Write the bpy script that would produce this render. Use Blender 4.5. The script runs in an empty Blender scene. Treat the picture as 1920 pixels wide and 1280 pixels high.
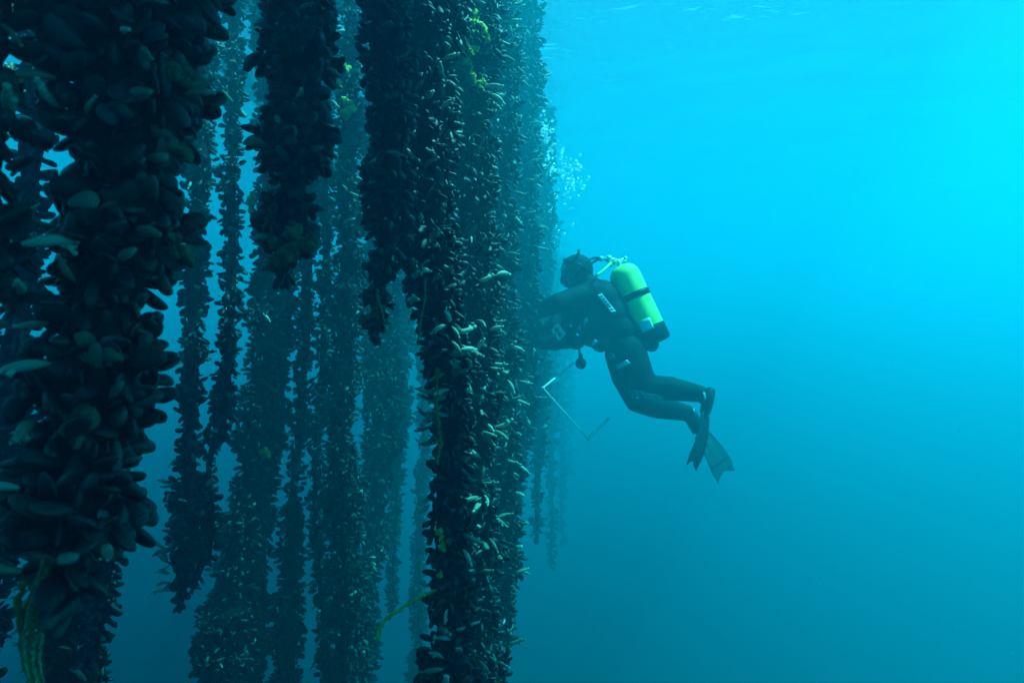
import bpy, bmesh, math, random
import numpy as np
from mathutils import Vector, Matrix, Quaternion

# ------------------------------------------------------------------ camera, sky, sun, exposure
S = bpy.context.scene
COL = S.collection
PITCH = math.radians(6.5)
cam = bpy.data.objects.new('camera', bpy.data.cameras.new('camera'))
COL.objects.link(cam); S.camera = cam
cam.data.sensor_width = 36; cam.data.lens = 24
cam.data.clip_start = .02; cam.data.clip_end = 500
cam.rotation_euler = (math.pi / 2 + PITCH, 0, 0)
cam.data.dof.use_dof = True; cam.data.dof.focus_distance = 3.2; cam.data.dof.aperture_fstop = 5.0

SURF = 3.0                                     # the sea surface, metres above the camera
SEABED = -14.0
SUN_EL, SUN_AZ = math.radians(62), math.radians(101)
W = bpy.data.worlds.new('World'); S.world = W; W.use_nodes = True
nt = W.node_tree
sky = nt.nodes.new('ShaderNodeTexSky'); sky.sky_type = 'NISHITA'; sky.sun_disc = False
sky.sun_elevation = SUN_EL; sky.sun_rotation = SUN_AZ
nt.links.new(sky.outputs[0], nt.nodes['Background'].inputs[0])
nt.nodes['Background'].inputs[1].default_value = .12
sl = bpy.data.lights.new('sun', 'SUN'); sl.energy = 5; sl.angle = math.radians(.6); sl.color = (1, .97, .92)
sun = bpy.data.objects.new('sun', sl); COL.objects.link(sun)
sun.rotation_euler = Vector((math.sin(SUN_AZ) * math.cos(SUN_EL), math.cos(SUN_AZ) * math.cos(SUN_EL),
                             math.sin(SUN_EL))).to_track_quat('Z', 'Y').to_euler()
S.view_settings.view_transform = 'Standard'; S.view_settings.look = 'None'
S.view_settings.gamma = 1; S.view_settings.exposure = 2.2
S.cycles.use_denoising = True
try: S.cycles.denoiser = 'OPENIMAGEDENOISE'
except Exception: pass
S.cycles.volume_bounces = 0; S.cycles.max_bounces = 5; S.cycles.diffuse_bounces = 2
S.cycles.use_adaptive_sampling = True; S.cycles.adaptive_threshold = .01

rng = np.random.default_rng(7); random.seed(7)

# ------------------------------------------------------------------ helpers
CP, SP = math.cos(PITCH), math.sin(PITCH)
def at(px, py, Y):
    """a point of the place, Y metres in front of the camera, seen in direction (px, py)"""
    x, z = (px - 960) / 1280, -(py - 640) / 1280
    r = Vector((x, CP - z * SP, SP + z * CP))
    return r * (Y / r.y)

def tag(o, label=None, cat=None, group=None, kind=None):
    if label: o['label'] = label
    if cat: o['category'] = cat
    if group: o['group'] = group
    if kind: o['kind'] = kind
    return o

def link(name, mesh, m=None, parent=None):
    o = bpy.data.objects.new(name, mesh); COL.objects.link(o)
    if m is not None and not len(mesh.materials): mesh.materials.append(m)
    if parent is not None: o.parent = parent; o.matrix_parent_inverse = Matrix.Translation(-parent.location)
    return o

def empty(name, loc, label, cat, group=None):
    o = bpy.data.objects.new(name, None); COL.objects.link(o); o.location = loc
    o.empty_display_size = .05
    return tag(o, label, cat, group)

def np_mesh(name, V, F, attrs=None, smooth=True):
    """V (n,3), F list of (k,4) or (k,3) int arrays"""
    me = bpy.data.meshes.new(name)
    me.vertices.add(len(V)); me.vertices.foreach_set('co', np.asarray(V, np.float32).ravel())
    loops = np.concatenate([f.ravel() for f in F]).astype(np.int32)
    tot = np.concatenate([np.full(len(f), f.shape[1], np.int32) for f in F])
    st = np.concatenate([[0], np.cumsum(tot)[:-1]]).astype(np.int32)
    me.loops.add(len(loops)); me.loops.foreach_set('vertex_index', loops)
    me.polygons.add(len(tot)); me.polygons.foreach_set('loop_start', st); me.polygons.foreach_set('loop_total', tot)
    me.update(calc_edges=True)
    me.polygons.foreach_set('use_smooth', np.full(len(tot), smooth))
    for k, a in (attrs or {}).items():
        at_ = me.attributes.new(k, 'FLOAT', 'POINT'); at_.data.foreach_set('value', np.asarray(a, np.float32))
    me.validate()
    return me

def tube_arrays(pts, radii, n=8, base=0, flat=1.0):
    pts = np.array([tuple(p) for p in pts], float); k = len(pts)
    radii = np.broadcast_to(np.asarray(radii, float), (k,))
    t = np.gradient(pts, axis=0); t /= np.linalg.norm(t, axis=1)[:, None] + 1e-12
    ref = np.array([0, 1.0, 0]) if abs(t[0][1]) < .8 else np.array([1.0, 0, 0])
    V = []
    u = np.cross(t[0], ref); u /= np.linalg.norm(u)
    for i in range(k):
        u = u - t[i] * np.dot(u, t[i]); u /= np.linalg.norm(u) + 1e-12
        w = np.cross(t[i], u)
        a = np.linspace(0, 2 * math.pi, n, endpoint=False)
        V.append(pts[i] + radii[i] * (np.cos(a)[:, None] * u + flat * np.sin(a)[:, None] * w))
    V = np.concatenate(V + [pts[:1] - t[0] * radii[0] * .4, pts[-1:] + t[-1] * radii[-1] * .4])
    i, j = np.meshgrid(np.arange(k - 1), np.arange(n), indexing='ij'); i = i.ravel(); j = j.ravel(); j2 = (j + 1) % n
    Q = np.stack([i * n + j, i * n + j2, (i + 1) * n + j2, (i + 1) * n + j], 1)
    j = np.arange(n); j2 = (j + 1) % n
    T = np.concatenate([np.stack([np.full(n, k * n), j2, j], 1), np.stack([np.full(n, k * n + 1), (k - 1) * n + j, (k - 1) * n + j2], 1)])
    return V, Q + base, T + base

class MB:
    def __init__(s): s.V = []; s.Q = []; s.T = []; s.n = 0; s.A = []
    def add(s, V, Q=None, T=None, a=0.0):
        V = np.asarray(V, float)
        if Q is not None and len(Q): s.Q.append(np.asarray(Q) + s.n)
        if T is not None and len(T): s.T.append(np.asarray(T) + s.n)
        s.V.append(V); s.A.append(np.full(len(V), a)); s.n += len(V); return s
    def tube(s, pts, r, n=8, a=0.0, flat=1.0):
        return s.add(*tube_arrays(pts, r, n, 0, flat), a=a)
    def ball(s, c, r, n=8, sx=1, sy=1, sz=1, R=None):
        th = np.linspace(0, math.pi, n + 1); ph = np.linspace(0, 2 * math.pi, 2 * n, endpoint=False)
        V = [[0, 0, 1]]
        for t in th[1:-1]:
            for p in ph: V.append([math.sin(t) * math.cos(p), math.sin(t) * math.sin(p), math.cos(t)])
        V.append([0, 0, -1]); V = np.array(V) * [sx, sy, sz] * r
        m = 2 * n; Q = []; T = []
        for k in range(n - 2):
            for j in range(m): Q.append([1 + k * m + j, 1 + (k + 1) * m + j, 1 + (k + 1) * m + (j + 1) % m, 1 + k * m + (j + 1) % m])
        for j in range(m):
            T.append([0, 1 + j, 1 + (j + 1) % m]); T.append([len(V) - 1, 1 + (n - 2) * m + (j + 1) % m, 1 + (n - 2) * m + j])
        if R is not None: V = V @ np.array(R).T
        return s.add(V + np.array(tuple(c)), np.array(Q), np.array(T))
    def box(s, c, sx, sy, sz, R=None):
        V = np.array([[x, y, z] for x in (-.5, .5) for y in (-.5, .5) for z in (-.5, .5)]) * [sx, sy, sz]
        if R is not None: V = V @ np.array(R).T
        return s.add(V + np.array(tuple(c)), np.array([[0, 1, 3, 2], [4, 6, 7, 5], [0, 4, 5, 1], [2, 3, 7, 6], [0, 2, 6, 4], [1, 5, 7, 3]]))
    def mesh(s, name, smooth=True):
        F = []
        if s.Q: F.append(np.concatenate(s.Q))
        if s.T: F.append(np.concatenate(s.T))
        return np_mesh(name, np.concatenate(s.V), F, {'tone': np.concatenate(s.A)}, smooth)
    def build(s, name, m, parent=None, smooth=True, bevel=0):
        o = link(name, s.mesh(name, smooth), m, parent)
        if bevel:
            b = o.modifiers.new('bevel', 'BEVEL'); b.width = bevel; b.segments = 2; b.limit_method = 'ANGLE'
        return o

def new_mat(name):
    m = bpy.data.materials.new(name); m.use_nodes = True
    return m, m.node_tree, m.node_tree.nodes['Principled BSDF']

def mat(name, c, c2=None, rough=.6, scale=30, bump=0.0, spec=.15, lo=.35, hi=.65, detail=4):
    m, n, p = new_mat(name)
    p.inputs['Roughness'].default_value = rough; p.inputs['Specular IOR Level'].default_value = spec
    if c2 is None: p.inputs['Base Color'].default_value = (*c, 1)
    if c2 is not None or bump:
        tc = n.nodes.new('ShaderNodeTexCoord'); nz = n.nodes.new('ShaderNodeTexNoise')
        nz.inputs['Scale'].default_value = scale; nz.inputs['Detail'].default_value = detail
        n.links.new(tc.outputs['Object'], nz.inputs['Vector'])
        if c2 is not None:
            r = n.nodes.new('ShaderNodeValToRGB'); r.color_ramp.elements[0].position = lo; r.color_ramp.elements[1].position = hi
            r.color_ramp.elements[0].color = (*c, 1); r.color_ramp.elements[1].color = (*c2, 1)
            n.links.new(nz.outputs[0], r.inputs[0]); n.links.new(r.outputs[0], p.inputs['Base Color'])
        if bump:
            b = n.nodes.new('ShaderNodeBump'); b.inputs['Strength'].default_value = 1; b.inputs['Distance'].default_value = bump
            n.links.new(nz.outputs[0], b.inputs['Height']); n.links.new(b.outputs[0], p.inputs['Normal'])
    return m

def mussel_mat():
    m, n, p = new_mat('mussel_shell')
    p.inputs['Specular IOR Level'].default_value = .32
    L = n.links.new
    def N(t, **k):
        x = n.nodes.new(t)
        for a, b in k.items(): setattr(x, a, b)
        return x
    au = N('ShaderNodeAttribute', attribute_name='u'); atn = N('ShaderNodeAttribute', attribute_name='tone')
    tc = N('ShaderNodeTexCoord')
    nz = N('ShaderNodeTexNoise'); nz.inputs['Scale'].default_value = 90; nz.inputs['Detail'].default_value = 5
    L(tc.outputs['Object'], nz.inputs['Vector'])
    # tone -> shell colour: blue-black, brown-black, olive fouled, pale worn
    r = N('ShaderNodeValToRGB'); e = r.color_ramp.elements
    e[0].position = 0; e[0].color = (.003, .004, .007, 1); e[1].position = 1; e[1].color = (.5, .5, .36, 1)
    for pos, c in ((.45, (.006, .007, .011, 1)), (.66, (.011, .012, .013, 1)), (.78, (.024, .028, .025, 1)), (.87, (.12, .13, .095, 1)), (.95, (.24, .26, .19, 1))):
        x = e.new(pos); x.color = c
    L(atn.outputs['Fac'], r.inputs[0])
    # growth rings along the shell
    mu = N('ShaderNodeMath', operation='MULTIPLY'); mu.inputs[1].default_value = 62
    ad = N('ShaderNodeMath', operation='MULTIPLY_ADD'); ad.inputs[1].default_value = 5
    L(au.outputs['Fac'], mu.inputs[0]); L(nz.outputs[0], ad.inputs[0]); L(mu.outputs[0], ad.inputs[2])
    sn = N('ShaderNodeMath', operation='SINE'); L(ad.outputs[0], sn.inputs[0])
    mr = N('ShaderNodeMapRange'); mr.inputs[1].default_value = -1; mr.inputs[2].default_value = 1
    mr.inputs[3].default_value = .8; mr.inputs[4].default_value = 1.25; L(sn.outputs[0], mr.inputs[0])
    mx = N('ShaderNodeMix', data_type='RGBA', blend_type='MULTIPLY'); mx.inputs[0].default_value = 1
    L(r.outputs[0], mx.inputs[6]); L(mr.outputs[0], mx.inputs[7])
    # fouling film: pale patches towards the gape
    n2 = N('ShaderNodeTexNoise'); n2.inputs['Scale'].default_value = 38; n2.inputs['Detail'].default_value = 6
    L(tc.outputs['Object'], n2.inputs['Vector'])
    sm = N('ShaderNodeMath', operation='MULTIPLY_ADD'); arm = N('ShaderNodeAttribute', attribute_name='rim'); sm.inputs[1].default_value = .36; L(arm.outputs['Fac'], sm.inputs[0]); L(n2.outputs[0], sm.inputs[2])
    cr = N('ShaderNodeMapRange'); cr.inputs[1].default_value = .66; cr.inputs[2].default_value = .84; L(sm.outputs[0], cr.inputs[0])
    sc = N('ShaderNodeMath', operation='MULTIPLY'); sc.inputs[1].default_value = .4; L(cr.outputs[0], sc.inputs[0])
    m2 = N('ShaderNodeMix', data_type='RGBA'); L(sc.outputs[0], m2.inputs[0]); L(mx.outputs[2], m2.inputs[6]); m2.inputs[7].default_value = (.10, .125, .09, 1)
    mo = N('ShaderNodeMapRange'); mo.inputs[1].default_value = .35; mo.inputs[2].default_value = .62; mo.inputs[3].default_value = .35; mo.inputs[4].default_value = 1.15; L(n2.outputs[0], mo.inputs[0])
    m3 = N('ShaderNodeMix', data_type='RGBA', blend_type='MULTIPLY'); m3.inputs[0].default_value = 1; L(m2.outputs[2], m3.inputs[6]); L(mo.outputs[0], m3.inputs[7])
    L(m3.outputs[2], p.inputs['Base Color'])
    rr = N('ShaderNodeMapRange'); rr.inputs[3].default_value = .22; rr.inputs[4].default_value = .65; L(n2.outputs[0], rr.inputs[0]); L(rr.outputs[0], p.inputs['Roughness'])
    b = N('ShaderNodeBump'); b.inputs['Distance'].default_value = .0003; b.inputs['Strength'].default_value = .8
    L(sn.outputs[0], b.inputs['Height']); L(b.outputs[0], p.inputs['Normal'])
    return m

M = {}
M['mussel'] = mussel_mat()
M['core'] = mat('byssus_mat', (.005, .006, .007), (.014, .014, .012), .9, 60, .004)
M['rope'] = mat('rope_fibre', (.06, .07, .03), (.24, .26, .12), .85, 160, .002)
M['weed'] = mat('algae', (.06, .075, .02), (.16, .18, .05), .8, 60, .002)
M['sponge'] = mat('yellow_sponge', (.42, .40, .06), (.75, .70, .16), .85, 70, .003)
M['crust'] = mat('pale_crust', (.04, .045, .03), (.30, .32, .20), .9, 60, .003, lo=.4, hi=.7)
M['suit'] = mat('neoprene', (.007, .008, .009), (.018, .020, .021), .7, 10, .007, spec=.12)
M['vest'] = mat('vest_nylon', (.012, .013, .014), (.022, .023, .024), .7, 40, .001, spec=.12)
M['rubber'] = mat('black_rubber', (.012, .012, .013), None, .45)
M['yellow'] = mat('yellow_paint', (.84, .90, .20), (.88, .94, .25), .35, 9)
M['white'] = mat('white_marking', (.72, .76, .74), (.80, .82, .80), .5, 60)
M['grey'] = mat('grey_print', (.16, .18, .18), (.36, .38, .38), .6, 45)
M['chrome'] = mat('bright_metal', (.8, .82, .82), None, .25); M['chrome'].node_tree.nodes['Principled BSDF'].inputs['Metallic'].default_value = .6
M['fin'] = mat('fin_plastic', (.02, .022, .024), (.03, .032, .034), .5, 20)
M['pvc'] = mat('white_pipe', (.78, .80, .76), (.62, .66, .58), .45, 40)
M['skin'] = mat('skin', (.35, .22, .16), None, .5)

def squirt_mat():
    m, n, p = new_mat('sea_squirt_tunic')
    p.inputs['Roughness'].default_value = .55
    at_ = n.nodes.new('ShaderNodeAttribute'); at_.attribute_name = 'tone'
    r = n.nodes.new('ShaderNodeValToRGB'); e = r.color_ramp.elements
    e[0].color = (.10, .12, .07, 1); e[1].color = (.55, .60, .48, 1); x = e.new(.5); x.color = (.26, .30, .22, 1)
    n.links.new(at_.outputs['Fac'], r.inputs[0]); n.links.new(r.outputs[0], p.inputs['Base Color'])
    tr = n.nodes.new('ShaderNodeBsdfTranslucent'); n.links.new(r.outputs[0], tr.inputs[0])
    mx = n.nodes.new('ShaderNodeMixShader'); mx.inputs[0].default_value = .35
    n.links.new(p.outputs[0], mx.inputs[1]); n.links.new(tr.outputs[0], mx.inputs[2])
    n.links.new(mx.outputs[0], n.nodes['Material Output'].inputs['Surface'])
    return m
M['squirt'] = squirt_mat()

def clear_blade_mat():
    m, n, p = new_mat('clear_fin_plastic')
    p.inputs['Base Color'].default_value = (.05, .075, .065, 1); p.inputs['Roughness'].default_value = .4
    t = n.nodes.new('ShaderNodeBsdfTransparent'); mx = n.nodes.new('ShaderNodeMixShader'); mx.inputs[0].default_value = .45
    n.links.new(p.outputs[0], mx.inputs[1]); n.links.new(t.outputs[0], mx.inputs[2])
    n.links.new(mx.outputs[0], n.nodes['Material Output'].inputs['Surface'])
    return m
M['clear'] = clear_blade_mat()

def bubble_mat():
    m, n, p = new_mat('air_bubble_skin')
    n.nodes.remove(p)
    t = n.nodes.new('ShaderNodeBsdfTransparent'); g = n.nodes.new('ShaderNodeBsdfGlossy'); g.inputs['Roughness'].default_value = .25
    tr = n.nodes.new('ShaderNodeBsdfTranslucent'); a = n.nodes.new('ShaderNodeMixShader'); a.inputs[0].default_value = .6
    n.links.new(g.outputs[0], a.inputs[1]); n.links.new(tr.outputs[0], a.inputs[2])
    lw = n.nodes.new('ShaderNodeLayerWeight'); lw.inputs[0].default_value = .9
    mx = n.nodes.new('ShaderNodeMixShader'); n.links.new(lw.outputs['Facing'], mx.inputs[0])
    n.links.new(t.outputs[0], mx.inputs[1]); n.links.new(a.outputs[0], mx.inputs[2])
    n.links.new(mx.outputs[0], n.nodes['Material Output'].inputs['Surface'])
    return m
M['bubble'] = bubble_mat()

# ------------------------------------------------------------------ water: body (haze), surface, seabed
HX = 60.0
mb = MB(); mb.box((0, 20, (SURF + .6 + SEABED - 1) / 2), 2 * HX, 2 * HX, SURF + .6 - SEABED + 1)
hm = bpy.data.materials.new('haze'); hm.use_nodes = True; n = hm.node_tree; n.nodes.remove(n.nodes['Principled BSDF'])
v = n.nodes.new('ShaderNodeVolumePrincipled'); n.links.new(v.outputs[0], n.nodes['Material Output'].inputs['Volume'])
v.inputs['Density'].default_value = .58
v.inputs['Color'].default_value = (.005, .195, .262, 1)
v.inputs['Absorption Color'].default_value = (0, .775, .97, 1)
v.inputs['Anisotropy'].default_value = .35
tag(mb.build('haze', hm, None, False), kind='stuff')

mb = MB(); X = HX - 1; k = 2
mb.add([[-X, 20 - X, SURF], [X, 20 - X, SURF], [X, 20 + X, SURF], [-X, 20 + X, SURF]], np.array([[0, 1, 2, 3]]))
wm = bpy.data.materials.new('sea_surface'); wm.use_nodes = True; n = wm.node_tree; n.nodes.remove(n.nodes['Principled BSDF'])
t = n.nodes.new('ShaderNodeBsdfTransparent')
g = n.nodes.new('ShaderNodeBsdfGlossy'); g.inputs['Roughness'].default_value = .2
mx = n.nodes.new('ShaderNodeMixShader')
n.links.new(t.outputs[0], mx.inputs[1]); n.links.new(g.outputs[0], mx.inputs[2])
n.links.new(mx.outputs[0], n.nodes['Material Output'].inputs['Surface'])
tc = n.nodes.new('ShaderNodeTexCoord')
mp = n.nodes.new('ShaderNodeMapping'); mp.inputs['Rotation'].default_value = (0, 0, .5); mp.inputs['Scale'].default_value = (1, 1.9, 1)
n.links.new(tc.outputs['Object'], mp.inputs['Vector'])
nz = n.nodes.new('ShaderNodeTexNoise'); nz.inputs['Scale'].default_value = 1.1; nz.inputs['Detail'].default_value = 5; nz.inputs['Roughness'].default_value = .5
n.links.new(mp.outputs[0], nz.inputs['Vector'])
bp = n.nodes.new('ShaderNodeBump'); bp.inputs['Distance'].default_value = .12
n.links.new(nz.outputs[0], bp.inputs['Height'])
fr = n.nodes.new('ShaderNodeFresnel'); fr.inputs[0].default_value = 1.33
n.links.new(bp.outputs[0], fr.inputs['Normal']); n.links.new(bp.outputs[0], g.inputs['Normal']); ml = n.nodes.new('ShaderNodeMath'); ml.operation = 'MULTIPLY'; ml.inputs[1].default_value = .6
n.links.new(fr.outputs[0], ml.inputs[0]); n.links.new(ml.outputs[0], mx.inputs[0])
tag(mb.build('water', wm, None, False), kind='structure')

k = 60; gx = np.linspace(-HX + 1, HX - 1, k); XX, YY = np.meshgrid(gx, gx + 20, indexing='ij')
ZZ = SEABED + .35 * np.sin(XX * .31 + 1) * np.cos(YY * .23) + rng.normal(0, .06, XX.shape)
i, j = np.meshgrid(np.arange(k - 1), np.arange(k - 1), indexing='ij'); i = i.ravel(); j = j.ravel()
me = np_mesh('seabed', np.stack([XX, YY, ZZ], -1).reshape(-1, 3), [np.stack([i * k + j, (i + 1) * k + j, (i + 1) * k + j + 1, i * k + j + 1], 1)])
tag(link('seabed', me, mat('silt', (.10, .10, .07), (.18, .17, .13), .9, 1.5, .05)), kind='structure')

# ------------------------------------------------------------------ mussel shapes
def mussel_arrays(nu, nv, bend=.06, fat=1.0, gape=0.0):
    us = .5 - .5 * np.cos(np.linspace(0, math.pi, nu + 2))[1:-1]
    ph = np.linspace(0, 2 * math.pi, nv, endpoint=False)
    prof = lambda u: (u ** .62) * ((1 - u) ** .38)
    mxp = max(prof(x) for x in np.linspace(.01, .99, 99))
    V = [[0, 0, 0]]; U = [0]; RM = [0]
    for u in us:
        w = .262 * prof(u) / mxp; t = .15 * fat * (u ** .5) * ((1 - u) ** .55) / .42
        yc = bend * math.sin(u * math.pi) - .05 * u
        s = np.sin(ph)
        for c, q in zip(np.cos(ph), s):
            V.append([u, yc + w * c, t * math.copysign(abs(q) ** 1.25, q) * (1 - .25 * c)]); U.append(u); RM.append(min(1, u * 1.3) * abs(c) ** 6)
    V.append([1, -.05, 0]); U.append(1); RM.append(1)
    V = np.array(V); n = len(us)
    i, j = np.meshgrid(np.arange(n - 1), np.arange(nv), indexing='ij'); i = i.ravel(); j = j.ravel(); j2 = (j + 1) % nv
    Q = 1 + np.stack([i * nv + j, i * nv + j2, (i + 1) * nv + j2, (i + 1) * nv + j], 1)
    j = np.arange(nv); j2 = (j + 1) % nv
    T = np.concatenate([np.stack([np.zeros(nv, int), 1 + j2, 1 + j], 1), np.stack([np.full(nv, len(V) - 1), 1 + (n - 1) * nv + j, 1 + (n - 1) * nv + j2], 1)])
    return V, Q, T, (np.array(U), np.array(RM))

SHAPES = {lod: [mussel_arrays(a, b, bd, ft) for bd, ft in ((.06, 1), (.10, .9), (.03, 1.12), (.08, .8))]
          for lod, (a, b) in {'hi': (11, 14), 'mid': (7, 10), 'lo': (4, 6)}.items()}
PART_MESH = {}
def part_mesh(lod, s, tone):
    key = (lod, s, tone)
    if key not in PART_MESH:
        V, Q, T, U = SHAPES[lod][s]
        me = np_mesh('mussel', V, [Q, T], {'u': U[0], 'rim': U[1], 'tone': np.full(len(V), tone)}); me.materials.append(M['mussel'])
        PART_MESH[key] = me
    return PART_MESH[key]

def frames(a, rng_):
    """rotation matrices whose x axis is a (k,3), with a random roll"""
    a = a / np.linalg.norm(a, axis=1)[:, None]
    r = rng_.normal(size=a.shape); y = np.cross(a, r); y /= np.linalg.norm(y, axis=1)[:, None]
    return np.stack([a, y, np.cross(a, y)], 2)

# sea squirt: bent tube with two siphons at its free end
def squirt_mesh(seed, tone):
    r = random.Random(seed); m = MB(); bend = r.uniform(.25, .9)
    P = [(math.sin(bend * t) / bend * 1.0, 0, (1 - math.cos(bend * t)) / bend) for t in np.linspace(0, 1, 8)]
    m.tube(P, [.06, .09, .12, .14, .145, .14, .12, .10], 9, tone)
    e = Vector(P[-1]); d = Vector((math.cos(bend), 0, math.sin(bend)))
    m.tube([e - d * .05, e + d * .12, e + d * .22], [.085, .07, .10], 7, min(1, tone + .2))
    s = Vector(P[5]); q = (d + Vector((-.25, .35 * r.choice((-1, 1)), .9))).normalized()
    m.tube([s, s + q * .2, s + q * .3], [.09, .07, .09], 7, min(1, tone + .2))
    me = m.mesh('sea_squirt'); me.materials.append(M['squirt']); return me
SQ = [squirt_mesh(i, t) for i, t in enumerate((.15, .3, .45, .5, .65, .8, .95))]
def lump_mesh(seed, m_):
    """rough crust: a lumpy plate with small cups standing on it"""
    r = random.Random(seed); r2 = np.random.default_rng(seed); m = MB()
    for q in range(5):
        b_ = MB().ball((0, 0, 0), 1, 9); V = b_.V[0]; f = np.ones(len(V))
        for _ in range(9):
            k_ = r2.normal(0, 2.6, 3); f += .11 * np.sin(V @ k_ + r2.uniform(0, 6))
        V = V * f[:, None] * [.30, .42, .42] * r.uniform(.5, .9) + [r.uniform(.0, .35), r.gauss(0, .32), r.gauss(0, .32)]
        m.add(V, b_.Q[0], b_.T[0], r.uniform(.2, .9))
        for _ in range(5):
            p = Vector(V[r.randrange(len(V))]); d = Vector((.8, r.gauss(0, .6), r.gauss(0, .6))).normalized()
            m.tube([p, p + d * .09, p + d * .15], [.07, .05, .035], 6, r.uniform(.4, 1))
    me = m.mesh('sponge_clump'); me.materials.append(m_); return me
LUMP = [lump_mesh(i, M['sponge']) for i in range(4)]
CRUST = [lump_mesh(40 + i, M['crust']) for i in range(4)]

# ------------------------------------------------------------------ mussel ropes
def lerp_keys(keys, s):
    z = [k[2] for k in keys]
    x = np.interp(s, z[::-1], [k[0] for k in keys][::-1]); r = np.interp(s, z[::-1], [k[3] for k in keys][::-1])
    f = keys[-1][0] * 97 + keys[-1][1] * 31                     # every rope swells and sways in its own way
    w = np.asarray(s, float)
    return x + .009 * np.sin(w * 3.1 + f) + .005 * np.sin(w * 8.3 + 2 * f), r * (1 + .11 * np.sin(w * 11 + f * 1.7) + .09 * np.sin(w * 27 + f * 2.9))

ROPES = {}
def mussel_rope(code, pts, Y, label, L=.055, lod='mid', parts=0, squirts=0, pale=.02, lumps=0, dens=1.0, sq_side=0.0, tail=None, group='mussel ropes hanging in rows'):
    rg = np.random.default_rng(sum(ord(c) * 31 ** i for i, c in enumerate(code)))
    keys = []
    for px, py, w in pts:
        p = at(px, py, Y); keys.append((p.x, p.y, p.z, w / 2 / 1280 * p.length))
    ztop = min(SURF + .02, keys[0][2] + .7)
    if ztop > keys[0][2]: keys.insert(0, (keys[0][0], keys[0][1], ztop, keys[0][3]))
    endfree = pts[-1][1] < 1270
    if not endfree: keys.append((keys[-1][0], keys[-1][1], keys[-1][2] - .5, keys[-1][3]))
    zb = keys[-1][2]; top = Vector((keys[0][0], Y, ztop))
    root = empty('mussel_rope', top, label, 'mussel rope', group)
    # core
    zs = np.linspace(ztop, zb, max(12, int((ztop - zb) / .05)))
    xs, rs = lerp_keys(keys, zs)
    wob = np.array([rg.normal(0, .006, len(zs)), rg.normal(0, .01, len(zs))])
    core_r = np.maximum(rs - .72 * L, rs * .48) * .84
    if endfree: core_r = core_r * np.clip((zs - zb) / .1, .15, 1)
    MB().tube([(x, Y + wy, z) for x, wy, z in zip(xs, wob[1] * .3, zs)], core_r * (1 + rg.normal(0, .05, len(zs))), 12).build('rope_core', M['core'], root)
    # shells
    H = ztop - zb; mean_c = float(np.mean(core_r)) * 2 * math.pi
    N = int(dens * 2.3 * H * mean_c / (L * L * .30)) + int(H * 40)
    z = rg.uniform(zb, ztop, N); th = rg.uniform(0, 2 * math.pi, N)
    cx, R = lerp_keys(keys, z); cr = np.maximum(R - .72 * L, R * .48)
    if endfree: cr = cr * np.clip((z - zb) / .1, .15, 1)
    keep = rg.uniform(0, 1, N) < np.clip(cr / cr.max(), .35, 1); z, th, cx, R, cr = z[keep], th[keep], cx[keep], R[keep], cr[keep]; N = len(z)
    o = np.stack([np.cos(th), np.sin(th), np.zeros(N)], 1); tg = np.stack([-np.sin(th), np.cos(th), np.zeros(N)], 1)
    up = np.array([[0, 0, 1.0]])
    lay = rg.uniform(-.35, .12, N)
    a = o * rg.uniform(.15, .85, N)[:, None] + tg * rg.normal(0, .65, N)[:, None] + up * rg.normal(-.12, .6, N)[:, None]
    if endfree: a = a - up * (1.2 * np.clip(1 - (z - zb) / .08, 0, 1))[:, None]
    size = L * np.where(rg.uniform(0, 1, N) < .3, rg.uniform(.35, .7, N), rg.uniform(.7, 1.25, N))
    pos = np.stack([cx, np.full(N, Y), z], 1) + o * (cr + lay * L)[:, None]
    Rm = frames(a, rg)
    u = rg.uniform(0, 1, N); tone = u * .8
    hi = rg.uniform(0, 1, N) < pale; tone[hi] = rg.uniform(.8, .97, hi.sum())
    shp = rg.integers(0, 4, N)
    tipc = pos + Rm[:, :, 0] * size[:, None] * .6
    # which shells show largest
    idx_part = np.array([], int)
    if parts:
        v = -tipc; dist = np.linalg.norm(v, axis=1); v = v / dist[:, None]
        fwd = CP * tipc[:, 1] + SP * tipc[:, 2]; upc = -SP * tipc[:, 1] + CP * tipc[:, 2]
        ins = (np.abs(tipc[:, 0] / fwd) < .74) & (np.abs(upc / fwd) < .49)
        facing = (o * v).sum(1); score = facing + 1.6 * lay + 2 * (size / L - 1)
        score[~ins | (facing < .2)] = -9
        order = np.argsort(-score); idx_part = order[:parts]; idx_part = idx_part[score[idx_part] > -5]
        for k_ in idx_part:
            tq = round(float(tone[k_]) * 10) / 10
            ob = bpy.data.objects.new('mussel', part_mesh(lod, int(shp[k_]), tq)); COL.objects.link(ob)
            ob.parent = root
            mt = Matrix([list(Rm[k_][r_]) + [0] for r_ in range(3)] + [[0, 0, 0, 1]])
            ob.matrix_local = Matrix.Translation(Vector(pos[k_]) - top) @ mt @ Matrix.Diagonal((size[k_],) * 3 + (1,))
    mask = np.ones(N, bool); mask[idx_part] = False
    Vs, Qs, Ts, Us, Rs, Tn, nn = [], [], [], [], [], [], 0
    for s in range(4):
        ix = np.where(mask & (shp == s))[0]
        V, Q, T, U = SHAPES[lod][s]; kk = len(ix)
        if not kk: continue
        P = np.einsum('kij,vj->kvi', Rm[ix], V) * size[ix][:, None, None] + (pos[ix] - np.array(top))[:, None, :]
        off = (np.arange(kk) * len(V))[:, None, None] + nn
        Vs.append(P.reshape(-1, 3)); Qs.append((Q[None] + off).reshape(-1, 4)); Ts.append((T[None] + off).reshape(-1, 3))
        Us.append(np.tile(U[0], kk)); Rs.append(np.tile(U[1], kk)); Tn.append(np.repeat(tone[ix], len(V))); nn += kk * len(V)
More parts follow.
